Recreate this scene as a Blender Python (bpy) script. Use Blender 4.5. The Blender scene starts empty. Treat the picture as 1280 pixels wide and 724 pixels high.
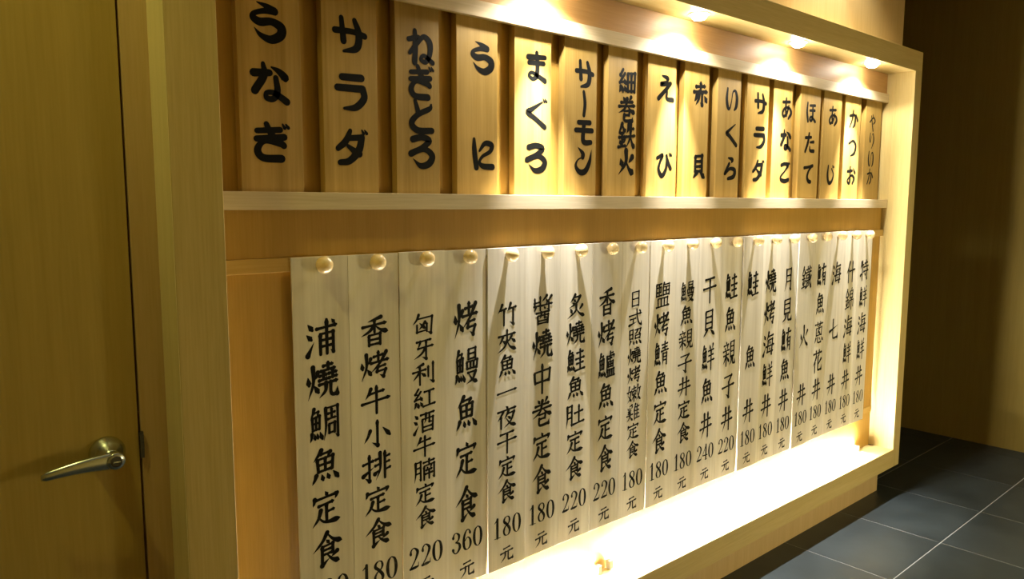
import bpy, bmesh, math, random
from mathutils import Vector, Matrix
random.seed(7)
R = math.radians
S = bpy.context.scene
COL = S.collection

# ------------------------------------------------------------------ camera
cd = bpy.data.cameras.new('camera'); cam = bpy.data.objects.new('camera', cd); COL.objects.link(cam)
cd.sensor_fit = 'HORIZONTAL'; cd.sensor_width = 36.0
cd.lens = 36.0 * 946.56 / 1280.0
cd.clip_start = 0.02
def cam_matrix(yaw, pit, rol, loc):
    a, b, c = R(yaw), R(pit), R(rol)
    F = Vector((-math.sin(a)*math.cos(b), math.cos(a)*math.cos(b), math.sin(b)))
    X = Vector((math.cos(a), math.sin(a), 0)); U = X.cross(F)
    X2 = X*math.cos(c) + U*math.sin(c); U2 = -X*math.sin(c) + U*math.cos(c)
    m = Matrix((X2, U2, -F)).transposed().to_4x4(); m.translation = Vector(loc)
    return m
cam.matrix_world = cam_matrix(-41.3896, -6.4203, 0.1227, (-0.4764, -1.5242, 1.5))
S.camera = cam

# ------------------------------------------------------------------ world, exposure
w = bpy.data.worlds.new('world'); S.world = w; w.use_nodes = True
w.node_tree.nodes['Background'].inputs[0].default_value = (1.0, 0.78, 0.42, 1)
w.node_tree.nodes['Background'].inputs[1].default_value = 0.03
S.view_settings.view_transform = 'Standard'; S.view_settings.look = 'None'
S.view_settings.gamma = 1.0; S.view_settings.use_curve_mapping = False
S.view_settings.exposure = -0.2

# ------------------------------------------------------------------ room lamps (ceiling downlights) and hall fill
CEIL = 2.9
def spot(name, loc, power, color, size, blend, rad, aim=None):
    l = bpy.data.lights.new(name, 'SPOT'); l.energy = power; l.color = color
    l.spot_size = R(size); l.spot_blend = blend; l.shadow_soft_size = rad
    o = bpy.data.objects.new(name, l); COL.objects.link(o); o.location = loc
    if aim: o.rotation_euler = (Vector(aim)-Vector(loc)).to_track_quat('-Z', 'Y').to_euler()
    return o
WARM = (1.0, 0.90, 0.24)
spot('ceiling_lamp_door', (-0.66, -0.40, CEIL-0.03), 36, WARM, 140, 0.8, 0.05)
spot('ceiling_lamp_hall', (2.70, 0.022, CEIL-0.03), 45, (1.0, 0.95, 0.84), 60, 0.5, 0.006)
spot('ceiling_lamp_end', (2.75, 0.034, CEIL-0.03), 110, (1.0, 0.92, 0.70), 112, 0.6, 0.03)
spot('ceiling_lamp_middle', (0.50, -0.36, CEIL-0.03), 15, (1.0, 0.90, 0.40), 50, 0.9, 0.03)
# fill light added across the hall to brighten the frame front, no fixture
spot('hall_fill_light', (3.1, -2.84, 1.0), 190, (1.0, 0.87, 0.50), 104, 1.0, 0.25, aim=(2.3, 0, 0.45))

# ------------------------------------------------------------------ materials
def nd(nt, t, **k):
    n = nt.nodes.new(t)
    for a, b in k.items(): setattr(n, a, b)
    return n
def base_mat(name, rough=0.5, metal=0.0, spec=0.5):
    m = bpy.data.materials.new(name); m.use_nodes = True
    b = m.node_tree.nodes['Principled BSDF']
    b.inputs['Roughness'].default_value = rough; b.inputs['Metallic'].default_value = metal
    b.inputs['Specular IOR Level'].default_value = spec
    return m, m.node_tree, b
def plain(name, col, rough=0.5, metal=0.0, spec=0.5):
    m, nt, b = base_mat(name, rough, metal, spec)
    tc = nd(nt, 'ShaderNodeTexCoord'); n = nd(nt, 'ShaderNodeTexNoise'); n.inputs['Scale'].default_value = 40
    nt.links.new(tc.outputs['Object'], n.inputs['Vector'])
    r = nd(nt, 'ShaderNodeValToRGB')
    r.color_ramp.elements[0].color = tuple(c*0.92 for c in col)+(1,)
    r.color_ramp.elements[1].color = tuple(min(1, c*1.06) for c in col)+(1,)
    nt.links.new(n.outputs['Fac'], r.inputs['Fac']); nt.links.new(r.outputs['Color'], b.inputs['Base Color'])
    return m
def wood(name, c1, c2, along='z', rough=0.5, grain=60, stretch=0.035, bands=0.5, vary=0.12, spec=0.2):
    m, nt, b = base_mat(name, rough, 0, spec)
    tc = nd(nt, 'ShaderNodeTexCoord'); oi = nd(nt, 'ShaderNodeObjectInfo')
    mp = nd(nt, 'ShaderNodeMapping')
    sc = [1, 1, 1]; sc['xyz'.index(along)] = stretch
    mp.inputs['Scale'].default_value = sc
    off = nd(nt, 'ShaderNodeVectorMath', operation='SCALE'); off.inputs[0].default_value = (13.1, 7.7, 5.3)
    nt.links.new(oi.outputs['Random'], off.inputs['Scale'])
    add = nd(nt, 'ShaderNodeVectorMath', operation='ADD')
    nt.links.new(tc.outputs['Object'], add.inputs[0]); nt.links.new(off.outputs[0], add.inputs[1])
    nt.links.new(add.outputs[0], mp.inputs['Vector'])
    n1 = nd(nt, 'ShaderNodeTexNoise'); n1.inputs['Scale'].default_value = grain*4; n1.inputs['Detail'].default_value = 3
    n2 = nd(nt, 'ShaderNodeTexNoise'); n2.inputs['Scale'].default_value = grain*0.5; n2.inputs['Detail'].default_value = 2; n2.inputs['Distortion'].default_value = 0.6
    for n in (n1, n2): nt.links.new(mp.outputs[0], n.inputs['Vector'])
    mx = nd(nt, 'ShaderNodeMix', data_type='FLOAT'); mx.inputs[0].default_value = bands
    nt.links.new(n1.outputs['Fac'], mx.inputs[2]); nt.links.new(n2.outputs['Fac'], mx.inputs[3])
    r = nd(nt, 'ShaderNodeValToRGB')
    r.color_ramp.elements[0].position = 0.32; r.color_ramp.elements[1].position = 0.68
    r.color_ramp.elements[0].color = c1+(1,); r.color_ramp.elements[1].color = c2+(1,)
    nt.links.new(mx.outputs[0], r.inputs['Fac'])
    hs = nd(nt, 'ShaderNodeHueSaturation')
    mr = nd(nt, 'ShaderNodeMapRange'); mr.inputs[3].default_value = 1-vary; mr.inputs[4].default_value = 1+vary
    nt.links.new(oi.outputs['Random'], mr.inputs[0]); nt.links.new(mr.outputs[0], hs.inputs['Value'])
    nt.links.new(r.outputs['Color'], hs.inputs['Color']); nt.links.new(hs.outputs[0], b.inputs['Base Color'])
    bp = nd(nt, 'ShaderNodeBump'); bp.inputs['Strength'].default_value = 0.08; bp.inputs['Distance'].default_value = 0.002
    nt.links.new(n1.outputs['Fac'], bp.inputs['Height']); nt.links.new(bp.outputs[0], b.inputs['Normal'])
    return m
def emit(name, col, strength):
    m = bpy.data.materials.new(name); m.use_nodes = True; nt = m.node_tree
    nt.nodes.remove(nt.nodes['Principled BSDF'])
    e = nd(nt, 'ShaderNodeEmission'); e.inputs[0].default_value = col+(1,); e.inputs[1].default_value = strength
    nt.links.new(e.outputs[0], nt.nodes['Material Output'].inputs[0])
    return m
M = {}
M['frame_x'] = wood('pale_wood_along', (0.50, 0.38, 0.14), (0.62, 0.49, 0.21), 'x', 0.45, vary=0.0)
M['frame_z'] = wood('pale_wood_upright', (0.50, 0.38, 0.14), (0.62, 0.49, 0.21), 'z', 0.45, vary=0.03)
M['pale_x'] = wood('ash_wood_along', (0.54, 0.44, 0.27), (0.68, 0.57, 0.38), 'x', 0.45, vary=0.0)
M['facing'] = wood('pale_side_wood', (0.78, 0.67, 0.36), (0.88, 0.77, 0.45), 'z', 0.45, vary=0.0)
M['header'] = wood('reddish_panel_wood', (0.38, 0.21, 0.07), (0.46, 0.27, 0.10), 'x', 0.5, vary=0.0)
M['panel'] = wood('amber_panel_wood', (0.40, 0.235, 0.045), (0.48, 0.29, 0.065), 'z', 0.5, vary=0.0)
M['batten'] = wood('batten_wood', (0.46, 0.29, 0.07), (0.55, 0.36, 0.11), 'x', 0.5, vary=0.0)
M['plaque'] = wood('golden_plaque_wood', (0.32, 0.20, 0.045), (0.46, 0.305, 0.09), 'z', 0.5, grain=45, bands=0.65, vary=0.12)
M['board'] = wood('pale_menu_board_wood', (0.61, 0.555, 0.44), (0.84, 0.79, 0.67), 'z', 0.5, grain=34, bands=0.7, vary=0.10)
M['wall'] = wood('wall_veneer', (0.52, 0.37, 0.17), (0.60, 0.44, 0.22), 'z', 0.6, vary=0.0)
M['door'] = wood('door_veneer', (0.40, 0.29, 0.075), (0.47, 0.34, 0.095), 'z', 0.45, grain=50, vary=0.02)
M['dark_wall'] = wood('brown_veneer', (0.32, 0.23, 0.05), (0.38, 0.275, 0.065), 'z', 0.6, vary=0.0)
M['ink'] = plain('black_ink', (0.005, 0.005, 0.004), 0.5, 0, 0.08)
M['knob'] = wood('polished_peg_wood', (0.66, 0.47, 0.20), (0.78, 0.60, 0.30), 'y', 0.16, vary=0.03, spec=0.8)
M['steel'] = plain('brushed_steel', (0.62, 0.68, 0.70), 0.26, 1.0)
M['dark_steel'] = plain('dark_steel', (0.10, 0.10, 0.10), 0.4, 1.0)
M['shadow_gap'] = plain('dark_gap', (0.015, 0.01, 0.01), 0.9)
M['ceiling'] = plain('ceiling_paint', (0.12, 0.10, 0.08), 0.9)
M['grout'] = plain('pale_grout', (0.42, 0.43, 0.42), 0.8)
M['white_metal'] = plain('white_enamel', (0.8, 0.8, 0.78), 0.4)
M['lamp'] = emit('lamp_glow', (1.0, 0.93, 0.78), 220.0)
M['tube'] = emit('tube_glow', (1.0, 0.95, 0.82), 850.0)
# slate tile
m, nt, b = base_mat('slate_tile', 0.42, 0, 0.35); M['tile'] = m
tc = nd(nt, 'ShaderNodeTexCoord'); oi = nd(nt, 'ShaderNodeObjectInfo')
add = nd(nt, 'ShaderNodeVectorMath', operation='ADD'); sc_ = nd(nt, 'ShaderNodeVectorMath', operation='SCALE'); sc_.inputs[0].default_value = (9, 5, 3)
nt.links.new(oi.outputs['Random'], sc_.inputs['Scale']); nt.links.new(tc.outputs['Object'], add.inputs[0]); nt.links.new(sc_.outputs[0], add.inputs[1])
n = nd(nt, 'ShaderNodeTexNoise'); n.inputs['Scale'].default_value = 6; n.inputs['Detail'].default_value = 6; nt.links.new(add.outputs[0], n.inputs['Vector'])
r = nd(nt, 'ShaderNodeValToRGB'); r.color_ramp.elements[0].position = .3; r.color_ramp.elements[1].position = .7
r.color_ramp.elements[0].color = (0.026, 0.034, 0.036, 1); r.color_ramp.elements[1].color = (0.040, 0.051, 0.054, 1)
nt.links.new(n.outputs['Fac'], r.inputs['Fac']); nt.links.new(r.outputs['Color'], b.inputs['Base Color'])
bp = nd(nt, 'ShaderNodeBump'); bp.inputs['Strength'].default_value = 0.15; bp.inputs['Distance'].default_value = 0.004
nt.links.new(n.outputs['Fac'], bp.inputs['Height']); nt.links.new(bp.outputs[0], b.inputs['Normal'])

# ------------------------------------------------------------------ mesh helpers
def box(bm, x0, x1, y0, y1, z0, z1):
    v = [bm.verts.new(p) for p in ((x0,y0,z0),(x1,y0,z0),(x1,y1,z0),(x0,y1,z0),(x0,y0,z1),(x1,y0,z1),(x1,y1,z1),(x0,y1,z1))]
    for f in ((0,3,2,1),(4,5,6,7),(0,1,5,4),(1,2,6,5),(2,3,7,6),(3,0,4,7)): bm.faces.new([v[i] for i in f])
def obj(name, bm, mat, parent=None, loc=None, bevel=0.0, smooth=False):
    if bevel:
        bmesh.ops.bevel(bm, geom=bm.edges[:], offset=bevel, segments=2, affect='EDGES', profile=0.5)
    bmesh.ops.recalc_face_normals(bm, faces=bm.faces[:])
    me = bpy.data.meshes.new(name); bm.to_mesh(me); bm.free()
    if smooth:
        for p in me.polygons: p.use_smooth = True
    me.materials.append(mat)
    o = bpy.data.objects.new(name, me); COL.objects.link(o)
    if parent: o.parent = parent
    if loc: o.location = loc
    return o
def bx(name, dims, mat, parent=None, bevel=0.0, origin=None):
    x0, x1, y0, y1, z0, z1 = dims
    ox, oy, oz = origin if origin else (0, 0, 0)
    bm = bmesh.new(); box(bm, x0-ox, x1-ox, y0-oy, y1-oy, z0-oz, z1-oz)
    o = obj(name, bm, mat, parent, None, bevel)
    o.location = (ox, oy, oz)
    return o
def empty(name, loc):
    o = bpy.data.objects.new(name, None); COL.objects.link(o); o.location = loc; o.empty_display_size = 0.1
    return o
def tag(o, label, cat, group=None):
    o['label'] = label; o['category'] = cat
    if group: o['group'] = group
    return o
def lathe(bm, prof, axis='y', segs=32, c=(0,0,0)):
    rings = []
    for (r_, t) in prof:
        ring = []
        for k in range(segs):
            a = 2*math.pi*k/segs; u, v_ = r_*math.cos(a), r_*math.sin(a)
            p = {'y': (u, t, v_), 'z': (u, v_, t), 'x': (t, u, v_)}[axis]
            ring.append(bm.verts.new((p[0]+c[0], p[1]+c[1], p[2]+c[2])))
        rings.append(ring)
    for a, b_ in zip(rings, rings[1:]):
        for k in range(segs): bm.faces.new((a[k], a[(k+1) % segs], b_[(k+1) % segs], b_[k]))
    bm.faces.new(rings[0]); bm.faces.new(rings[-1][::-1])

# ------------------------------------------------------------------ setting
XR, WL, WR = 3.5359, 0.0983, 0.077
ZT, WT, ZB, WB = 2.2387, 0.0952, 0.2605, 0.0925
D = 0.0977; XW = 3.5286
GAP = -0.0537; XF = 4.8327
DL = -1.0
fl = bx('floor', (-2.6, XF, -2.9, 2.3, -0.06, -0.0012), M['grout']); fl['kind'] = 'structure'
tx, ty, g = 0.5212, 0.5317, 0.0022
xs = sorted({4.1465 + k*tx for k in range(-13, 2)}); ys = [0.1689 + k*ty for k in range(-6, 5)]
shared = None
for i in range(-13, 2):
    for j in range(-6, 4):
        x0, x1 = 4.1465+i*tx+g, 4.1465+(i+1)*tx-g
        y0, y1 = 0.1689+j*ty+g, 0.1689+(j+1)*ty-g
        x0 = max(x0, -2.59); x1 = min(x1, XF-0.001); y0 = max(y0, -2.89)
        if x1 <= x0+.02: continue
        if y0 > D+0.05 and x1 < XW-0.02: continue
        full = abs((x1-x0)-(tx-2*g)) < 1e-6 and abs((y1-y0)-(ty-2*g)) < 1e-6
        if full and shared:
            o = bpy.data.objects.new('tile', shared); COL.objects.link(o)
        else:
            bm = bmesh.new(); box(bm, 0, x1-x0, 0, y1-y0, -0.004, 0)
            o = obj('tile', bm, M['tile'])
            if full: shared = o.data
        o.location = (x0, y0, 0); o.parent = fl
c = bx('ceiling', (-2.6, XF, -2.9, 2.3, CEIL, CEIL+0.05), M['ceiling']); c['kind'] = 'structure'
# wall behind the display with the door opening
bm = bmesh.new()
Y2 = 0.30
for d_ in ((0.0, XW, D, Y2, ZT-0.03, CEIL), (0.0, XW, D, Y2, 0, ZB-WB+0.03), (GAP+0.002, 0.03, D, Y2, 0, CEIL),
           (0.03, XW, 0.187, Y2, ZB-WB+0.03, ZT-0.03), (DL, GAP+0.002, D, Y2, 2.35, CEIL),
           (DL-1.6, DL, D, Y2, 0, CEIL), (DL, GAP+0.002, D+0.05, Y2, 0, 2.35)):
    box(bm, *d_)
wb = obj('wall_back', bm, M['wall']); wb['kind'] = 'structure'
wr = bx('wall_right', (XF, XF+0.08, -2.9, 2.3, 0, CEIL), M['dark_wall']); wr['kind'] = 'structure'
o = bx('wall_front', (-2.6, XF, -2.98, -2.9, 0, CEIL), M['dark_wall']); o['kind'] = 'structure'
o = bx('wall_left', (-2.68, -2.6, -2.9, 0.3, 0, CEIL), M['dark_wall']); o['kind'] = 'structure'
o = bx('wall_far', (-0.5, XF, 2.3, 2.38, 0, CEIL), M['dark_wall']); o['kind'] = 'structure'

# door
dr = bx('door_1', (DL+0.003, GAP-0.003, D+0.001, D+0.04, 0.008, 2.347), M['door']); dr['kind'] = 'structure'
HX, HZ = -0.116, 1.009
bm = bmesh.new()
lathe(bm, [(0.033, D+0.001), (0.033, D-0.004), (0.0315, D-0.008), (0.024, D-0.020), (0.0135, D-0.031), (0.0125, D-0.036)], 'y', 48, (HX, 0, HZ))
rose = obj('handle_rose', bm, M['steel'], dr, smooth=True)
bm = bmesh.new()
lathe(bm, [(0.0125, D-0.034), (0.0125, D-0.050), (0.0155, D-0.052), (0.0165, D-0.055), (0.0165, D-0.068), (0.0150, D-0.070)], 'y', 36, (HX, 0, HZ))
secs = []
for t in [k/14 for k in range(15)]:
    px = HX - 0.004 - t*0.118
    hz = 0.0172*(1-t) + 0.0080*t; hy = 0.0075*(1-t)+0.0045*t
    if t > 0.93: hz *= 0.7; hy *= 0.7
    cz = HZ - 0.010*t + 0.004*math.sin(t*math.pi); cy = D-0.0605 + 0.012*t*t
    ring = [bm.verts.new((px, cy+hy*math.cos(a), cz+hz*math.sin(a))) for a in [2*math.pi*q/16 for q in range(16)]]
    secs.append(ring)
for a, b_ in zip(secs, secs[1:]):
    for q in range(16): bm.faces.new((a[q], a[(q+1) % 16], b_[(q+1) % 16], b_[q]))
bm.faces.new(secs[0]); bm.faces.new(secs[-1][::-1])
lever = obj('handle_lever', bm, M['steel'], dr, smooth=True)
bm = bmesh.new(); lathe(bm, [(0.0105, D-0.069), (0.0105, D-0.0715), (0.0085, D-0.072), (0.0085, D-0.0705)], 'y', 28, (HX, 0, HZ))
obj('key_cylinder', bm, M['dark_steel'], lever)
bm = bmesh.new(); box(bm, HX-0.006, HX+0.006, D-0.0735, D-0.0715, HZ-0.0013, HZ+0.0013)
obj('key_slot', bm, M['steel'], lever)
bm = bmesh.new()
for k in range(9):
    a = R(-60+15*k); box(bm, GAP-0.0022, GAP+0.0045, D-0.006-0.004*math.cos(a), D+0.001, HZ+0.004+0.027*(k-4.5)/4.5, HZ+0.004+0.027*(k-3.5)/4.5)
obj('latch_lip', bm, M['dark_steel'], wb)

# ------------------------------------------------------------------ display frame
RP, RT, RU = 0.1247, 0.1304, 0.172      # lower panel, header panel, panel behind the plaques
ZLT, ZLB, YL = 1.5267, 1.4864, 0.0987
ZRT, ZRB, YR = 2.0458, 2.0032, 0.1199
YS = 0.112
fr = empty('display_frame', (0, D, ZB-WB))
tag(fr, 'large pale wooden wall frame with spotlights, holding two rows of menu boards beside the door', 'display frame')
def fpart(name, dims, mat, bevel=0.0008):
    x0, x1, y0, y1, z0, z1 = dims
    o = bx(name, dims, mat, None, bevel, ((x0+x1)/2, (y0+y1)/2, (z0+z1)/2))
    o.parent = fr; o.location = Vector(o.location) - Vector(fr.location)
    return o
XI0, XI1 = WL, XR-WR
fpart('post', (0, WL, 0, D-0.0005, ZB-WB, ZT), M['frame_z'], 0.001)
fpart('post', (XI1, XR, 0, D-0.0005, ZB-WB, ZT-WT), M['frame_z'], 0.001)
fpart('post_lining', (XI1+0.001, XR-0.012, D, 0.184, ZB, ZT-WT), M['frame_z'])
fpart('post_lining', (WL-0.045, WL-0.001, D, 0.184, ZB, ZT-WT), M['frame_z'])
fpart('side_strip', (-0.0012, -0.0002, 0.001, D-0.0005, ZB-WB, ZT), M['facing'], 0)  # thin strip over the left post's outer side, paler than its wood
fpart('top_rail', (WL+0.0003, XR, 0, D-0.0005, ZT-WT, ZT), M['frame_x'], 0.001)
fpart('bottom_rail', (WL+0.0003, XI1-0.0003, 0, D-0.0005, ZB-WB, ZB), M['frame_x'], 0.001)
fpart('bottom_shelf', (WL, XI1, D, 0.184, ZB-0.035, ZB-0.003), M['frame_x'])
fpart('top_lining', (WL, XI1, D, 0.184, ZT-WT+0.0005, ZT-WT+0.03), M['frame_x'])
fpart('header_panel', (XI0, XI1, RT, 0.184, ZRT-0.02, ZT-WT), M['header'])
fpart('plaque_panel', (XI0, XI1, RU, 0.184, ZLB, ZRT-0.02), M['panel'])
fpart('board_panel', (XI0, XI1, RP, 0.184, ZB-0.003, ZLB), M['panel'])
fpart('header_rail', (XI0, XI1, YR, RT, ZRB, ZRT), M['pale_x'])
fpart('header_backing', (XI0, XI1, RT, 0.1365, ZRB, ZRT-0.02), M['frame_x'])
fpart('ledge', (XI0, XI1, YL, RU, ZLB, ZLT), M['pale_x'], 0.0008)
fpart('upper_batten', (XI0, XI1, YS-0.0015, RP, 1.3453, 1.3775), M['batten'])
fpart('lower_batten', (XI0, XI1, 0.1205, RP, 0.437, 0.467), M['batten'])

# ------------------------------------------------------------------ lettering
def w3(s): return [float(t) for t in s.split()]
C_ = {}
C_['fish'] = 'p 38 99 12 70;h 36 87 68 89;p 68 89 56 76;s 24 73 27 37;z 24 73 76 76 73 38;h 27 56 74 57;s 50 75 50 38;h 27 37 73 39;p 20 28 6 4;d 38 27 42 10;d 56 27 62 11;d 76 29 92 7'
C_['fire'] = 'd 6 70 14 46;p 90 80 66 60;p 50 98 50 50 4 2;d 58 42 92 20'
C_['water'] = 'd 20 94 72 76;d 2 64 58 48;t 10 2 90 40'
C_['moon'] = 'p 18 93 18 40 2 0;z 18 93 84 95 84 5;t 84 5 62 12;h 20 66 84 68;h 20 40 84 42'
C_['gold'] = 'p 50 99 30 80 2 60;n 50 97 74 76 98 66;h 24 62 76 64;h 12 44 88 47;s 50 62 50 10;d 20 34 30 18;p 82 36 68 20;h 2 5 98 11'
C_['thread'] = 'z 50 99 16 76 52 70;z 74 84 8 46;h 8 46 78 52;d 66 62 88 42;p 22 30 2 6;d 44 32 50 10;d 68 34 90 14'
C_['sun'] = 's 14 94 14 4;z 14 94 86 96 86 4;h 14 50 86 52;h 14 8 86 9'
C_['wine'] = 'h 2 89 98 93;s 12 66 15 2;z 12 66 88 68 85 2;p 38 91 36 62 26 44;z 62 91 62 48 76 46;h 15 26 85 27;h 15 6 85 7'
C_['grass'] = 'h 2 50 98 56;s 32 96 34 10;s 68 98 66 12'
C_['dish'] = 's 12 90 14 12;z 12 90 88 94 86 12;s 37 90 37 12;s 62 92 62 12;h 0 6 100 14'
C_['see'] = 's 22 96 22 34;z 22 96 78 98 78 34;h 22 77 78 78;h 22 56 78 57;h 22 36 78 37;p 40 34 34 14 2 0;c 60 34 60 10 68 4 92 4;t 92 4 96 24'
F_ = '@fish 0 0 46 100;'
G = {}
G['魚'] = C_['fish']; G['火'] = 'd 16 66 26 40;p 88 74 66 50;p 50 99 48 50 4 2;n 52 52 70 22 98 2'
G['定'] = 'd 48 99 55 87;p 13 84 7 64;h 14 80 88 84;p 88 84 80 69;h 26 60 74 64;s 51 62 51 12;h 51 37 76 40;p 32 46 24 24 4 2;n 22 30 46 8 97 6'
G['食'] = 'p 50 99 32 74 2 50;n 50 96 70 74 100 60;d 46 78 55 68;z 32 60 68 62 68 34;h 34 48 66 49;h 34 35 66 36;s 32 61 32 6;t 31 4 56 20;p 82 34 62 22;n 48 34 66 14 90 2'
G['丼'] = 'h 14 68 86 73;h 4 38 96 44;p 36 96 35 42 12 0;s 64 99 64 0'
G['元'] = 'h 26 84 74 88;h 4 58 96 63;p 38 60 34 30 4 2;c 60 60 60 14 68 6 92 8;t 92 6 96 28'
G['浦'] = '@water 0 2 26 98;' + '@! 30 0 100 100 h 4 76 96 81;d 74 98 86 88;s 20 60 20 2;z 20 60 80 62 80 4;t 80 4 66 12;h 20 42 80 43;h 20 24 80 25;s 50 99 50 2'
YAO = '@! 36 0 100 100 h 26 92 74 95;s 50 101 50 80;h 14 78 86 82;h 6 65 44 67;s 26 76 26 54;h 4 52 46 55;h 54 68 94 70;s 73 78 73 55;h 54 55 96 58;h 4 40 96 44;p 38 42 34 20 2 2;c 62 43 62 14 72 5 94 6;t 94 5 97 26'
G['燒'] = '@fire 0 0 38 96;' + YAO
G['烤'] = '@fire 0 0 38 96;@! 34 0 100 100 h 18 82 70 86;s 42 99 42 62;h 2 60 98 65;p 86 94 50 56 2 26;h 40 42 82 46;z 40 44 34 26 82 29 70 6;t 70 4 48 14'
G['鯛'] = F_ + '@! 48 0 100 100 p 14 93 14 40 0 0;z 14 93 90 95 90 5;t 90 5 72 12;h 30 76 74 78;s 51 90 51 62;h 28 60 76 62;s 34 45 34 18;z 34 45 70 47 68 18;h 34 19 68 20'
G['香'] = 'p 74 98 26 86;h 8 70 92 75;s 50 90 50 46;p 48 70 32 52 2 38;n 52 70 72 52 100 42;s 30 37 30 0;z 30 37 70 39 70 0;h 30 20 70 21;h 30 3 70 4'
G['牛'] = 'p 32 92 12 58;h 26 74 80 79;h 0 43 100 49;s 52 99 52 0'
G['小'] = 's 52 96 52 8;t 53 4 32 20;p 26 64 4 24;d 72 66 98 32'
G['排'] = '@! 0 0 40 100 h 2 70 96 76;s 56 99 56 8;t 56 4 14 20;t 0 28 100 52;@! 42 0 100 100 p 34 98 34 40 6 0;h 6 76 34 79;h 4 54 34 57;t 0 24 36 38;s 64 99 64 0;h 64 78 96 82;h 64 56 94 59;h 64 30 100 35'
G['匈'] = 'p 28 99 18 76 0 56;z 24 80 92 84 86 6;t 86 4 68 14;z 20 52 20 18 66 22;s 66 55 66 16;p 58 62 28 28;d 32 60 58 32'
G['牙'] = 'h 16 88 84 92;p 32 88 22 60;h 22 57 94 62;s 60 90 60 6;t 61 3 40 15;p 58 58 38 30 2 10'
G['利'] = 'p 48 96 12 84;h 0 64 62 69;s 32 88 32 0;p 32 64 0 26;d 38 56 58 38;s 72 82 72 32;s 95 99 95 6;t 96 3 78 15'
G['紅'] = '@thread 0 0 44 100;@! 46 6 100 92 h 8 84 94 89;s 52 86 52 10;h -4 4 104 10'
G['酒'] = '@water 0 2 26 98;@wine 32 0 100 98'
G['腩'] = '@moon 0 0 36 100;@! 42 0 100 100 h 4 85 96 89;s 50 99 50 70;s 8 66 8 0;z 8 68 92 71 92 4;t 92 3 76 11;d 32 62 38 52;p 68 64 60 52;h 26 45 74 47;h 20 27 80 29;s 50 47 50 2'
G['鰻'] = F_ + '@! 50 0 100 100 s 20 99 20 70;z 20 99 80 100 80 70;h 20 85 80 86;h 20 70 80 71;s 4 62 8 41;z 4 62 96 64 92 41;h 8 42 92 43;s 36 62 36 42;s 64 62 64 42;h 14 30 82 32;p 82 32 56 10 0 -2;n 20 28 54 8 100 -2'
G['竹'] = 'p 24 98 2 62;h 18 74 46 79;s 33 76 33 4;p 68 99 50 64;h 62 76 98 81;s 82 78 82 6;t 83 3 64 16'
G['夾'] = 'h 6 73 94 78;s 50 99 50 46;p 50 52 36 22 0 0;n 50 50 66 20 100 2;p 28 68 8 36;d 26 54 42 38;p 74 70 54 42;d 72 56 92 38'
G['一'] = 'h 0 46 100 54'
G['夜'] = 'd 44 99 55 88;h 2 79 98 84;p 30 76 0 38;s 19 56 19 0;p 58 76 36 42;h 54 63 88 66;p 88 66 70 26 34 0;d 54 50 68 38;n 46 42 68 14 100 0'
G['干'] = 'h 14 88 86 92;h 0 52 100 58;s 50 90 50 -4'
G['醬'] = 's 36 99 36 50;h 6 78 36 80;s 8 94 8 66;h 4 66 36 67;p 14 64 4 48;p 70 100 44 80;p 94 96 60 66;d 66 88 72 78;h 44 66 98 69;s 80 76 80 50;t 80 48 68 54;d 54 62 62 54;@wine 14 0 86 46'
G['中'] = 's 10 76 14 36;z 10 76 90 80 86 38;h 14 38 86 40;s 50 101 50 -4'
G['卷'] = 'd 26 98 36 86;p 74 99 62 84;h 14 76 86 80;h 2 60 98 65;p 50 92 38 54 0 34;n 54 62 72 46 100 34;z 32 42 66 44 64 26;h 36 26 66 27;c 34 28 33 8 46 2 82 4;t 82 3 86 20'
G['巻'] = G['卷']
G['炙'] = 'p 44 100 18 68;h 36 88 72 90;p 72 90 52 62 10 44;d 34 80 46 70;d 28 66 42 56;d 18 42 26 22;p 84 48 66 30;p 50 56 46 26 2 -2;n 52 34 70 12 98 -2'
G['鮭'] = F_ + '@! 50 0 100 98 h 14 84 86 88;s 50 100 50 58;h 2 56 98 60;h 12 34 88 38;s 50 54 50 6;h -4 3 104 8'
G['肚'] = '@moon 0 0 38 100;@! 44 4 100 92 h 8 60 92 65;s 50 98 50 8;h -4 3 104 9'
G['鱸'] = F_ + '@! 48 0 100 100 s 50 101 50 84;h 50 93 84 95;h 12 82 94 85;p 94 85 86 72;p 12 82 12 40 -2 0;h 28 72 70 75;s 48 80 48 66;s 28 60 28 40;z 28 60 82 61 82 40;h 28 50 82 51;h 28 40 82 41;s 55 60 55 40;@dish 52 0 102 32'
G['日'] = 's 22 90 22 4;z 22 90 78 92 78 4;h 22 48 78 50;h 22 7 78 8'
G['式'] = 'h 2 66 96 73;h 10 44 54 47;s 33 46 33 18;t 2 9 62 24;c 60 99 66 50 80 12 95 4;t 95 3 98 28;d 76 95 90 84'
G['照'] = '@sun 4 38 38 98;z 48 92 94 95 86 68;t 86 67 74 72;p 70 92 62 76 44 64;s 52 58 52 38;z 52 58 90 60 88 38;h 52 40 88 41;p 16 28 4 4;d 36 27 42 6;d 58 28 66 6;d 80 29 97 4'
G['嫩'] = '@! 0 0 34 100 p 44 99 30 70 12 44;n 12 46 54 26 94 4;p 82 66 54 22 0 0;h -4 64 104 70;@! 34 0 70 100 h 4 80 96 84;s 50 99 50 0;s 14 64 14 42;z 14 64 86 66 86 42;h 14 43 86 44;p 48 44 2 10;d 54 40 98 16;@! 68 0 102 100 p 40 99 4 54;h 34 75 104 80;p 84 76 56 28 -4 0;n 24 60 56 24 106 0'
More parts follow.
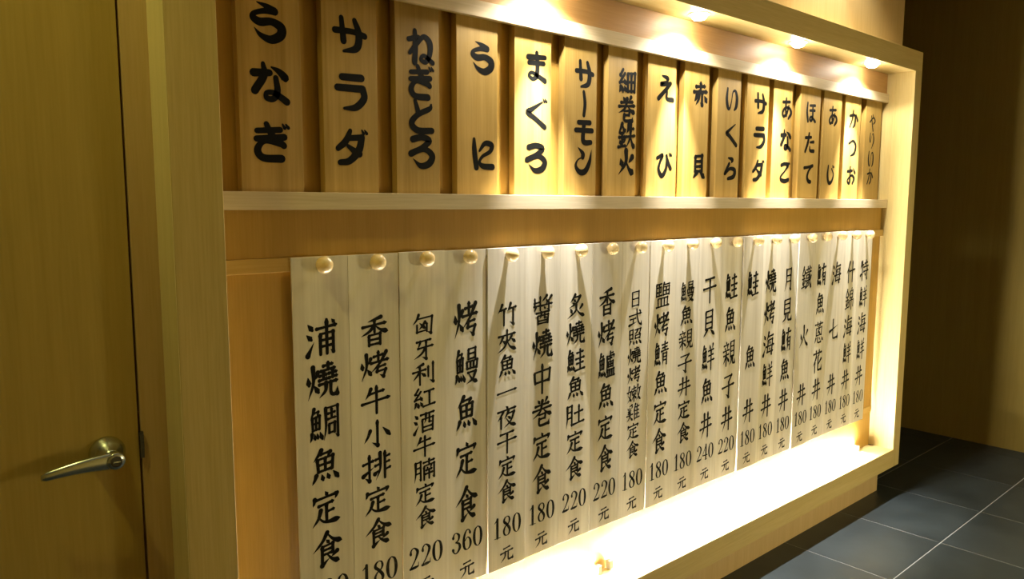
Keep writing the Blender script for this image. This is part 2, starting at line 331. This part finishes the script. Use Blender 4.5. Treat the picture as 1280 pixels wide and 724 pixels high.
G['雞'] = '@! 0 0 48 100 p 84 99 36 91;d 14 86 24 73;d 46 86 50 73;p 88 88 74 74;z 52 74 26 60 60 59;z 68 67 20 47 68 48;h 0 35 100 40;p 50 50 40 20 0 0;n 52 36 68 16 98 0;@! 50 0 100 100 p 34 99 0 52;s 20 72 20 0;d 54 99 62 86;h 22 77 94 81;s 58 80 58 8;h 22 55 90 57;h 22 33 90 35;h 22 7 100 11'
G['鹽'] = 's 6 98 6 48;h 6 98 42 99;z 12 84 36 85 36 64;h 12 64 36 65;s 24 98 24 48;h 6 49 44 51;p 58 101 48 84;h 54 93 98 95;s 52 84 52 50;z 52 84 94 85 94 50;h 52 51 94 52;s 73 84 73 52;h 54 68 92 69;@dish 6 0 94 42'
G['鯖'] = F_ + '@! 50 0 100 100 h 10 88 90 92;h 16 75 84 78;s 50 101 50 64;h 0 61 100 65;@moon 56 0 94 54'
G['親'] = '@! 0 0 50 100 d 44 101 54 91;h 10 84 90 88;d 26 78 34 67;p 72 80 62 67;h 0 61 100 65;h 6 43 94 47;s 50 60 50 0;p 48 42 2 10;d 54 40 98 16;@see 50 0 102 98'
G['子'] = 'z 16 88 78 92 54 66;c 54 66 56 40 54 6;t 55 3 32 18;h 0 47 100 53'
G['貝'] = 's 24 98 24 28;z 24 98 76 100 76 28;h 24 75 76 76;h 24 52 76 53;h 24 30 76 31;p 38 26 8 0;d 62 25 94 2'
G['鮮'] = F_ + '@! 50 0 100 100 d 24 99 36 83;p 78 100 66 83;h 8 75 92 79;h 14 55 86 59;h -2 33 102 38;s 50 78 50 -2'
G['海'] = '@water 0 2 26 98;@! 30 0 100 100 p 30 100 2 64;h 24 82 94 86;s 24 66 14 14;z 24 66 84 69 74 3;t 74 2 56 11;h -4 39 104 43;h 12 14 92 17;d 44 62 52 51;d 42 34 50 24'
G['月'] = 'p 28 95 28 40 10 0;z 28 95 78 97 78 5;t 78 4 60 13;h 29 67 78 69;h 29 41 78 43'
G['見'] = C_['see']
G['鮪'] = F_ + '@! 50 0 100 100 h 0 82 100 87;p 46 100 32 66 -2 38;@moon 62 0 96 62'
G['鐵'] = '@gold 0 0 42 100;@! 42 0 102 100 h 8 84 60 88;s 34 99 34 72;h 0 70 98 75;c 66 99 70 46 84 10 96 3;t 96 2 100 26;d 82 96 94 86;p 94 54 62 16;s 14 60 14 44;z 14 60 52 61 52 44;h 14 45 52 46;h 6 34 60 37;s 22 34 22 10;s 46 35 46 12;h 22 23 46 24;t 0 3 64 13'
G['蔥'] = '@grass 4 80 96 102;p 54 84 42 74;s 20 72 20 36;z 20 72 82 74 80 36;h 20 38 80 39;p 54 68 30 44;d 38 62 64 44;p 18 26 4 4;c 36 28 38 8 50 2 76 4;t 76 3 78 20;d 52 29 62 17;d 82 27 98 9'
G['花'] = '@grass 2 72 98 102;p 36 70 0 30;s 22 50 22 -2;p 92 56 50 28;c 56 72 56 14 64 5 94 6;t 94 5 98 28'
G['七'] = 't 0 44 100 66;c 40 98 40 20 52 6 94 8;t 94 6 98 32'
G['什'] = 'p 36 99 0 44;s 22 66 22 -2;h 38 53 102 58;s 71 99 71 -2'
G['錦'] = '@gold 0 0 46 100;@! 48 0 100 100 p 56 102 42 90;s 18 88 18 54;z 18 88 82 90 82 54;h 18 72 82 73;h 18 55 82 56;s 4 42 4 10;z 4 42 96 44 94 12;t 94 10 82 16;s 50 55 50 -4'
G['特'] = '@! 0 0 42 100 p 28 94 2 60;h 16 74 96 79;s 56 99 56 0;t 0 26 102 46;@! 40 0 102 100 h 20 84 82 88;s 50 99 50 68;h 0 65 100 69;h 2 43 100 47;s 74 60 74 6;t 75 3 52 15;d 26 36 42 22'
G['細'] = '@thread 0 0 46 100;@! 48 4 100 96 s 8 88 10 8;z 8 88 92 90 90 8;h 8 50 92 51;s 50 89 50 8;h 8 11 92 12'
G['鉄'] = '@gold 0 0 46 100;@! 46 0 102 100 p 32 97 8 60;h 24 77 88 81;h 0 47 100 52;p 52 100 48 46 0 0;n 52 48 72 18 100 0'
G['赤'] = 'h 16 82 84 86;s 50 100 50 58;h 0 58 100 62;p 40 58 36 28 14 0;s 62 58 62 6;t 63 3 48 12;p 22 42 4 16;d 80 42 98 18'
DK = ';b 84 102 3 90 92 6;b 94 102 3 101 93 6'
K = {}
K['う'] = 'b 20 101 2 48 93 9 70 83 13;b 70 83 12 40 80 9 12 70 8 8 58 11 28 49 13 60 54 12 88 42 15 86 20 15 58 5 13 28 14 8 10 32 1'
K['な'] = 'b 4 74 13 50 78 11;b 32 101 7 34 70 12 6 26 13;b 56 94 3 78 84 10 96 68 13 88 66 6;b 68 66 9 72 30 11 60 8 10 40 8 9 40 22 8 60 24 9 80 14 11 99 2 12'
K['ぎ'] = 'b 8 80 9 76 86 10;b 6 58 10 88 66 11;b 36 100 9 52 70 11 86 42 11;b 80 42 6 30 52 8 8 28 12 24 6 12 78 5 13' + DK
K['サ'] = 'b 0 62 11 60 64 10 100 56 11;b 22 100 9 28 34 12;b 66 98 9 80 60 13 72 18 13 28 4 5'
K['ラ'] = 'b 20 92 12 86 94 13;b 4 60 12 90 62 13;b 90 62 13 94 34 13 66 6 12 26 0 5'
K['ダ'] = 'b 44 98 8 28 66 12 2 44 10;b 38 76 10 84 80 11;b 84 80 12 72 40 14 40 8 12 8 2 10;b 36 52 7 60 36 12 74 30 13' + DK
K['ね'] = 'b 26 101 9 28 60 12 24 2 12;b 0 72 10 44 80 9 4 30 8;b 4 30 8 34 60 8 62 86 10 88 70 13 88 34 11 70 8 10 50 14 8 64 27 8 100 8 10'
K['と'] = 'b 24 100 8 38 60 12;b 92 92 4 84 78 10 34 56 11 8 28 13 34 6 13 94 8 12'
K['ろ'] = 'b 12 86 13 50 94 12 82 84 13 50 60 11 4 40 13;b 4 40 10 60 56 11 94 36 14 80 10 14 44 2 11 12 24 1'
K['に'] = 'b 12 101 7 14 60 12 22 4 12;b 36 62 5 60 88 10 90 84 12 84 62 9 50 44 7 36 24 7 50 10 11 94 8 13'
K['ま'] = 'b 8 82 12 92 88 10;b 12 62 10 86 66 10;b 50 101 9 54 60 12 50 20 11 32 6 9 12 16 8 30 28 8 92 4 12'
K['ぐ'] = 'b 80 90 4 30 62 10 6 48 12 40 30 11 92 0 12' + DK
K['ー'] = 'b 46 110 10 54 50 12 48 -10 11'
K['モ'] = 'b 16 86 11 86 88 12;b 0 56 11 100 58 12;b 50 86 12 44 24 13 58 10 13 92 12 12'
K['ン'] = 'b 16 98 2 44 76 12 44 62 12;b 44 62 4 14 50 4 2 26 9 26 4 13 60 8 14 86 44 11 98 92 1'
K['え'] = 'b 24 101 5 60 94 12 58 82 8;b 58 82 3 16 66 11 40 66 9 84 74 10;b 84 74 10 44 40 11 0 4 12;b 40 40 8 58 38 8 58 8 10 100 4 13'
K['び'] = 'b 0 78 9 38 92 10 20 60 8 12 28 11 36 2 13 64 36 10 68 92 7;b 66 90 9 78 60 11 96 36 12' + DK
K['い'] = 'b 12 98 7 6 50 12 16 12 12 32 6 7 46 40 4 56 84 5 78 90 9 92 60 13 88 20 12 72 2 6'
K['く'] = 'b 86 99 3 22 60 10 16 52 12 40 40 12 98 0 12'
K['ら'] = 'b 36 101 5 70 94 12 64 82 6;b 44 74 10 14 36 8 10 24 8 50 50 9 92 44 13 84 14 13 36 2 9'
K['あ'] = 'b 10 80 9 80 86 9;b 42 101 8 38 50 10 46 14 10;b 68 66 6 52 26 9 20 8 9 8 26 9 34 52 8 76 52 9 94 28 12 68 0 8'
K['ご'] = 'b 16 84 11 50 92 10 84 86 12 56 56 6 16 26 8 20 8 12 60 2 13 92 10 12' + DK
K['ほ'] = 'b 12 99 8 8 50 11 20 2 11;b 38 86 8 94 90 9;b 38 60 8 92 63 9;b 68 88 9 70 30 10 56 6 9 38 14 8 58 27 8 100 4 10'
K['た'] = 'b 4 76 10 66 82 9;b 42 101 9 30 50 12 4 2 10;b 56 54 7 94 58 10;b 52 30 6 58 10 10 98 8 12'
K['て'] = 'b 2 78 10 50 84 9 94 92 11;b 94 92 5 54 64 9 38 30 12 54 8 13 76 4 12'
K['じ'] = 'b 22 99 7 16 44 12 34 4 13 66 10 11 86 50 8 60 84 5;b 70 102 3 76 92 6;b 82 102 3 89 93 6'
K['か'] = 'b 2 68 10 50 76 9 70 66 11 66 24 12 44 4 8;b 42 101 8 32 50 10 4 4 9;b 78 80 5 100 48 12'
K['つ'] = 'b 4 72 8 56 90 9 92 64 13 78 20 12 32 2 4'
K['お'] = 'b 4 74 10 64 80 9;b 38 101 9 38 16 10 20 6 9 8 24 7 58 52 8 92 34 12 72 4 9;b 78 92 5 100 68 11'
K['や'] = 'b 0 52 10 60 82 9 94 62 11 64 42 7;b 48 102 5 58 84 9;b 22 92 7 44 40 10 62 -2 11'
K['り'] = 'b 20 98 7 14 56 11 26 40 5 48 84 3 70 96 8 84 50 12 48 -2 4'
N = {}
N['0'] = 'b 50 98 4 24 84 12 14 50 17 24 16 12 50 2 4 76 16 12 86 50 17 76 84 12 50 98 4'
N['1'] = 'b 24 80 4 44 90 7 54 99 4;b 54 97 15 54 50 16 54 3 15;b 22 2 4 54 2 5 86 2 4'
N['8'] = 'b 50 98 4 26 90 11 20 74 15 50 56 14 80 30 16 72 8 10 50 2 4 26 8 10 16 28 13 34 48 8 66 60 8 78 76 12 70 92 8 50 98 4'
N['2'] = 'b 20 74 12 26 90 8 50 98 6 78 84 14 80 68 15 56 38 8 16 6 6;b 16 6 12 60 8 14 86 10 8;b 86 10 6 90 28 3;b 20 76 14 22 72 13'
N['3'] = 'b 20 80 12 30 94 7 50 98 5 76 84 14 70 62 10 42 54 4;b 42 54 5 76 44 12 84 24 16 60 4 9 34 3 6 16 20 12;b 20 80 15 22 76 13;b 18 22 15 22 18 13'
N['4'] = 'b 66 98 6 36 62 6 8 30 5;b 8 29 8 92 29 8;b 66 97 14 66 50 15 66 3 14;b 48 2 4 84 2 4'
N['6'] = 'b 80 82 12 66 96 6 42 94 8 22 70 14 16 36 16 26 10 12 52 2 5 78 14 12 84 34 15 72 54 9 50 60 5 26 46 6;b 78 82 14 80 79 13'

def strokes(spec, box_=(0, 0, 100, 100), out=None):
    if out is None: out = []
    cur = box_; toks = [t.strip() for t in spec.split(';') if t.strip()]
    for t in toks:
        if t.startswith('@!'):
            f = t[2:].split(None, 4); b4 = [float(v) for v in f[:4]]
            cur = (box_[0]+b4[0]*(box_[2]-box_[0])/100, box_[1]+b4[1]*(box_[3]-box_[1])/100,
                   box_[0]+b4[2]*(box_[2]-box_[0])/100, box_[1]+b4[3]*(box_[3]-box_[1])/100)
            t = f[4]
        elif t.startswith('@'):
            f = t[1:].split(); b4 = [float(v) for v in f[1:5]]
            sub = (box_[0]+b4[0]*(box_[2]-box_[0])/100, box_[1]+b4[1]*(box_[3]-box_[1])/100,
                   box_[0]+b4[2]*(box_[2]-box_[0])/100, box_[1]+b4[3]*(box_[3]-box_[1])/100)
            strokes(C_[f[0]], sub, out); continue
        k, v = t[0], w3(t[1:])
        X = lambda x: cur[0]+x*(cur[2]-cur[0])/100
        Y = lambda y: cur[1]+y*(cur[3]-cur[1])/100
        if k == 'b': out.append((k, [(X(v[i]), Y(v[i+1]), v[i+2]) for i in range(0, len(v), 3)]))
        else: out.append((k, [(X(v[i]), Y(v[i+1])) for i in range(0, len(v), 2)]))
    return out
def lerp(a, b_, t): return tuple(x+(y-x)*t for x, y in zip(a, b_))
def catmull(P, n):
    Q = [tuple(2*a-b_ for a, b_ in zip(P[0], P[1]))] + P + [tuple(2*a-b_ for a, b_ in zip(P[-1], P[-2]))]
    r_ = []
    for i in range(1, len(Q)-2):
        p0, p1, p2, p3 = Q[i-1:i+3]
        for j in range(n):
            t = j/n
            r_.append(tuple(0.5*((2*b1)+(-a+c1)*t+(2*a-5*b1+4*c1-d1)*t*t+(-a+3*b1-3*c1+d1)*t**3) for a, b1, c1, d1 in zip(p0, p1, p2, p3)))
    r_.append(P[-1]); return r_
PROF = {'h': [(0, 1.15), (.1, .85), (.5, .72), (.86, .95), (.94, 1.45), (1, .7)], 's': [(0, .9), (.07, 1.4), (.2, 1.05), (.8, 1.0), (1, .95)],
        'p': [(0, 1.45), (.3, 1.1), (.7, .75), (1, .1)], 'n': [(0, .4), (.5, 1.0), (.8, 1.8), (.9, 1.3), (1, .1)],
        'd': [(0, .3), (.35, 1.0), (.75, 1.7), (1, .9)], 't': [(0, 1.6), (.4, .9), (1, .1)], 'c': [(0, 1.2), (.3, 1.0), (1, 1.15)]}
def prof(k, t):
    P = PROF[k]
    for a, b_ in zip(P, P[1:]):
        if t <= b_[0]: return a[1]+(b_[1]-a[1])*(t-a[0])/max(1e-6, b_[0]-a[0])
    return P[-1][1]
def ribbons(st, W):
    """expand a stroke list into ribbons of (x, y, half width)"""
    res = []
    for k, pts in st:
        if k == 'b':
            P = catmull([(x, y, w_) for x, y, w_ in pts], 7)
            res.append([(x, y, max(.3, w_)/2*W/10) for x, y, w_ in P]); continue
        if k == 'z':
            for i, (a, b_) in enumerate(zip(pts, pts[1:])):
                horiz = abs(b_[0]-a[0]) > abs(b_[1]-a[1])
                base = .72 if horiz else 1.0
                res.append([lerp(a, b_, t)+((base*(1.35 if (t == 0 and i) or (t == 1 and i < len(pts)-2) else 1))*W/2,) for t in (0, .12, .5, .88, 1)])
            continue
        if len(pts) == 2:
            a, b_ = pts
            m_ = lerp(a, b_, .5)
            if k == 'p': m_ = (m_[0]+.06*abs(b_[1]-a[1]), m_[1]-.0*abs(b_[0]-a[0]))
            P = [a, m_, b_]
        else: P = pts
        C = catmull(P, 7); L = [0]
        for a, b_ in zip(C, C[1:]): L.append(L[-1]+math.dist(a, b_))
        tot = L[-1] or 1
        sc2 = min(1.0, .45+tot/40) if k in 'dpt' else 1.0
        res.append([(x, y, prof(k, l/tot)*W/2*sc2) for (x, y), l in zip(C, L)])
    return res
def draw(bm, spec, cx, cz, gw, gh, W, y=0.0, slant=0.0):
    """paint a character centred at cx, cz (width gw, height gh) facing -Y"""
    st = strokes(spec); lay = 0
    sx, sz = gw/100, gh/100; ws = (sx*sz)**.5
    
    for rb in ribbons(st, W):
        # work in real units so that stroke weight is even
        P = [((x-50)*sx, (z-50)*sz + (x-50)*sx*slant, h*ws) for x, z, h in rb]
        n_ = len(P); L_, R_ = [], []; lay += 1; y = -1e-5*lay
        for i, (x, z, h) in enumerate(P):
            a = P[max(0, i-1)]; b_ = P[min(n_-1, i+1)]
            dx, dz = b_[0]-a[0], b_[1]-a[1]; l = math.hypot(dx, dz) or 1e-9
            nx, nz = -dz/l*h, dx/l*h
            L_.append(bm.verts.new((cx+x+nx, y, cz+z+nz))); R_.append(bm.verts.new((cx+x-nx, y, cz+z-nz)))
        for i in range(n_-1): bm.faces.new((L_[i], L_[i+1], R_[i+1], R_[i]))
        for e in (0, -1):
            x, z, h = P[e]; lay += 1; y = -1e-5*lay
            if h > 0.12*W/10*ws*2:
                bm.faces.new([bm.verts.new((cx+x+h*math.cos(q), y, cz+z+h*math.sin(q))) for q in [math.pi*2*k_/10 for k_ in range(10)]])
def flat_obj(name, bm, parent, y):
    for f in bm.faces:
        f.normal_update()
        if f.normal.y > 0: f.normal_flip()
    me = bpy.data.meshes.new(name); bm.to_mesh(me); bm.free(); me.materials.append(M['ink'])
    o = bpy.data.objects.new(name, me); COL.objects.link(o); o.parent = parent; o.location = (0, y, 0)
    return o

# ------------------------------------------------------------------ upper row of plaques
UP = [('うなぎ', ''), ('サラダ', ''), ('ねぎとろ', ''), ('うに', ''), ('まぐろ', ''), ('サーモン', ''),
      ('細巻鉄火', ''), ('えび', ''), ('赤貝', ''), ('いくら', ''), ('サラダ', ''), ('あなご', ''), ('ほたて', ''), ('あじ', ''), ('かつお', ''), ('やりいか', '')]
ORD = ['first', 'second', 'third', 'fourth', 'fifth', 'sixth', 'seventh', 'eighth', 'ninth', 'tenth', 'eleventh', 'twelfth', 'thirteenth', 'fourteenth', 'fifteenth', 'sixteenth', 'seventeenth', 'eighteenth', 'nineteenth', 'twentieth', 'twenty-first']
UF = [.193,.395,.597,.790,.998,1.200,1.400,1.600,1.807,2.014,2.214,2.412,2.632,2.838,3.045,3.262]
UW = [.148,.148,.135,.144,.146,.146,.143,.157,.150,.156,.162,.150,.175,.172,.162,.172]
YU = 0.140
for i, (txt, _) in enumerate(UP):
    x0, wd = UF[i], UW[i]
    z0, z1 = ZLT, ZRT-0.022
    bm = bmesh.new(); box(bm, -wd/2, wd/2, 0, 0.024, 0, z1-z0)
    o = obj('name_plaque', bm, M['plaque'], None, (x0+wd/2, YU, z0+0.0003), 0.0008)
    lab = 'golden wood plaque with brush lettering %s, %s of sixteen from the door in the upper row' % (txt, ORD[i])
    tag(o, lab, 'sign', 'sushi name plaques in the upper row')
    n_ = len(txt)
    zc = [1.900 + (1.638-1.900)*k/(n_-1) for k in range(n_)]
    kan = txt in ('細巻鉄火', '赤貝')
    for ch, z in zip(txt, zc):
        gw, gh = .080, .080
        if n_ == 4: gw, gh = .074, .080
        if i == 6: gw, gh = .082, .080
        if i == 15: gw, gh = .060, .074
        if ch == 'ー': gh = .06
        spec = K.get(ch) or G[ch]
        cxo = (.265+.2049*i) - (x0+wd/2)
        bm = bmesh.new(); draw(bm, spec, cxo, z-z0, gw, gh, (14.5 if i == 15 else 18) if ch in K else (13.5 if ch in '細巻鉄' else 18), slant=0.0 if ch in K else 0.04)
        flat_obj('character', bm, o, -0.0004)

# ------------------------------------------------------------------ lower row of hanging boards
LO = [('浦燒鯛魚定食', '180'), ('香烤牛小排定食', '180'), ('匈牙利紅酒牛腩定食', '220'), ('烤鰻魚定食', '360'), ('竹夾魚一夜干定食', '180'), ('醬燒中卷定食', '180'),
      ('炙燒鮭魚肚定食', '220'), ('香烤鱸魚定食', '220'), ('日式照燒烤嫩雞定食', '180'), ('鹽烤鯖魚定食', '180'), ('鰻魚親子丼定食', '180'), ('干貝鮮魚丼', '240'),
      ('鮭魚親子丼', '220'), ('鮭魚丼', '180'), ('燒烤海鮮丼', '180'), ('月見鮪魚丼', '180'), ('鐵火丼', '180'), ('鮪魚蔥花丼', '180'), ('海七丼', '180'), ('什錦海鮮丼', '180'), ('特鮮海鮮丼', '180')]
YB, PITCH, X0 = 0.1055, 0.14485, 0.2865
ZBT, ZBB = 1.3775, 0.425
knob_me = None
for i, (txt, price) in enumerate(LO):
    xa = X0 + PITCH*i; gapw = 0.0045 if i in (3, 12, 15) else (0.0026 if i in (1, 8) else 0.0009)
    wd = PITCH-gapw
    dz = random.uniform(-0.0008, 0.0008)
    bm = bmesh.new(); box(bm, -wd/2, wd/2, 0, 0.0045 + (0.004 if i in (4, 13, 16) else 0), ZBB-ZBT, 0)
    proud = {2: .002, 4: .0042, 9: .002, 13: .0045, 16: .0045}.get(i, random.uniform(0, .0006))
    o = obj('menu_board', bm, M['board'], None, (xa+wd/2, YB - proud, ZBT+dz), 0.0004)
    tag(o, 'pale hanging menu board lettered %s, price %s, %s from the door end of the lower row' % (txt, price, ORD[i]), 'sign', 'menu boards in the lower row')
    cx = 0.0
    n_ = len(txt); sp = 0.525/(n_-1)
    zc = [1.185-sp*k for k in range(n_)]
    if txt == '鮭魚丼': zc = [1.185, .885, .665]
    gh = min(.096, sp*(.80 if n_ < 8 else .85)); gw = .080 if n_ < 8 else (.072 if n_ == 8 else .067)
    for ch, z in zip(txt, zc):
        a, b_ = gw, gh
        if ch == '一': b_ = gh*.8
        if ch in '日月': a = gw*.9
        dense = ch in '醬鱸雞鹽鐵嫩錦鰻親蔥鮮鯛鯖'
        bm = bmesh.new(); draw(bm, G[ch], cx+random.uniform(-.001, .001), z-ZBT, a, b_, 8.6 if dense else 10.6, slant=0.07)
        flat_obj('character', bm, o, -0.0004)
    for k, ch in enumerate(price):
        bm = bmesh.new(); draw(bm, N[ch], cx+(k-1)*.0385, .553-ZBT, .036, .061, 12.5)
        flat_obj('price_digit', bm, o, -0.0004)
    bm = bmesh.new(); draw(bm, G['元'], cx, .468-ZBT, .052, .048, 11.5, slant=0.07)
    flat_obj('character', bm, o, -0.0004)
    if knob_me is None:
        bm = bmesh.new(); r_ = 0.0205; pr = [(0.008, -0.0002), (0.008, -0.005)]
        for q in range(0, 13):
            a = R(-62 + q*(152/12)); pr.append((max(.0003, r_*math.cos(a)), -0.0215 - r_*math.sin(a)*0.92))
        lathe(bm, pr, 'y', 32)
        kn = obj('round_peg', bm, M['knob'], o, (0, 0, 1.359-ZBT), smooth=True); knob_me = kn.data
    else:
        kn = bpy.data.objects.new('round_peg', knob_me); COL.objects.link(kn); kn.parent = o; kn.location = (0, 0, 1.359-ZBT)

# ------------------------------------------------------------------ spotlights under the top rail and tubes at the foot
ZU = ZT-WT
words = ['nearest the door', 'second from the door', 'third from the door', 'nearest the right post']
for k, xk in enumerate((1.085, 1.755, 2.425, 3.095)):
    e = tag(empty('recessed_spotlight', (xk, 0.050, ZU)), 'round glaring spotlight under the top rail of the frame, '+words[k], 'light', 'spotlights under the top rail')
    bm = bmesh.new(); lathe(bm, [(0.024, 0), (0.034, 0), (0.034, -0.003), (0.024, -0.003)], 'z', 32)
    bm2 = bmesh.new()
    rings = [[bm2.verts.new((r_*math.cos(2*math.pi*q/32), r_*math.sin(2*math.pi*q/32), z)) for q in range(32)] for r_, z in ((.026, -.0005), (.035, -.0005), (.034, -.0035), (.026, -.0035))]
    for a, b_ in zip(rings, rings[1:]+rings[:1]):
        for q in range(32): bm2.faces.new((a[q], a[(q+1) % 32], b_[(q+1) % 32], b_[q]))
    bm.free(); obj('trim_ring', bm2, M['white_metal'], e)
    bm = bmesh.new(); lathe(bm, [(0.0255, -0.0004), (0.0255, -0.0040), (0.0250, -0.0100), (0.0225, -0.0150), (0.016, -0.0190), (0.008, -0.0210), (0.002, -0.0215)], 'z', 32); obj('lamp_lens', bm, M['lamp'], e, smooth=True)
    l = bpy.data.lights.new('spot_beam', 'SPOT'); l.energy = 310; l.color = (1.0, 0.98, 0.96); l.spot_size = R(43); l.spot_blend = 1.0; l.shadow_soft_size = 0.012
    lo = bpy.data.objects.new('spot_beam', l); COL.objects.link(lo); lo.parent = e; lo.location = (0, 0, -0.026)
    lo.rotation_euler = (R(4), 0, 0)
    l = bpy.data.lights.new('spill_beam', 'SPOT'); l.energy = 19; l.color = (1.0, 0.94, 0.84); l.spot_size = R(148); l.spot_blend = 0.3; l.shadow_soft_size = 0.012
    lo = bpy.data.objects.new('spill_beam', l); COL.objects.link(lo); lo.parent = e; lo.location = (0, 0, -0.026)
YT, ZTU = 0.109, ZB+0.020
for k, (a, b_) in enumerate(((0.50, 1.362), (1.402, 3.30))):
    e = tag(empty('fluorescent_tube', ((a+b_)/2, YT, ZTU)), 'glowing tube lamp along the foot of the frame, %s' % ['the shorter one nearest the door', 'the longer one reaching the right post'][k], 'light', 'tube lamps at the foot of the frame')
    bm = bmesh.new(); lathe(bm, [(0.008, -(b_-a)/2+.02), (0.008, (b_-a)/2-.02)], 'x', 16); obj('tube', bm, M['tube'], e, smooth=False)
    for s in (-1, 1):
        bm = bmesh.new(); box(bm, s*(b_-a)/2-.02*(s > 0), s*(b_-a)/2+.02*(s < 0), -.010, .010, -.0195, .010); obj('end_cap', bm, M['white_metal'], e, bevel=.001)
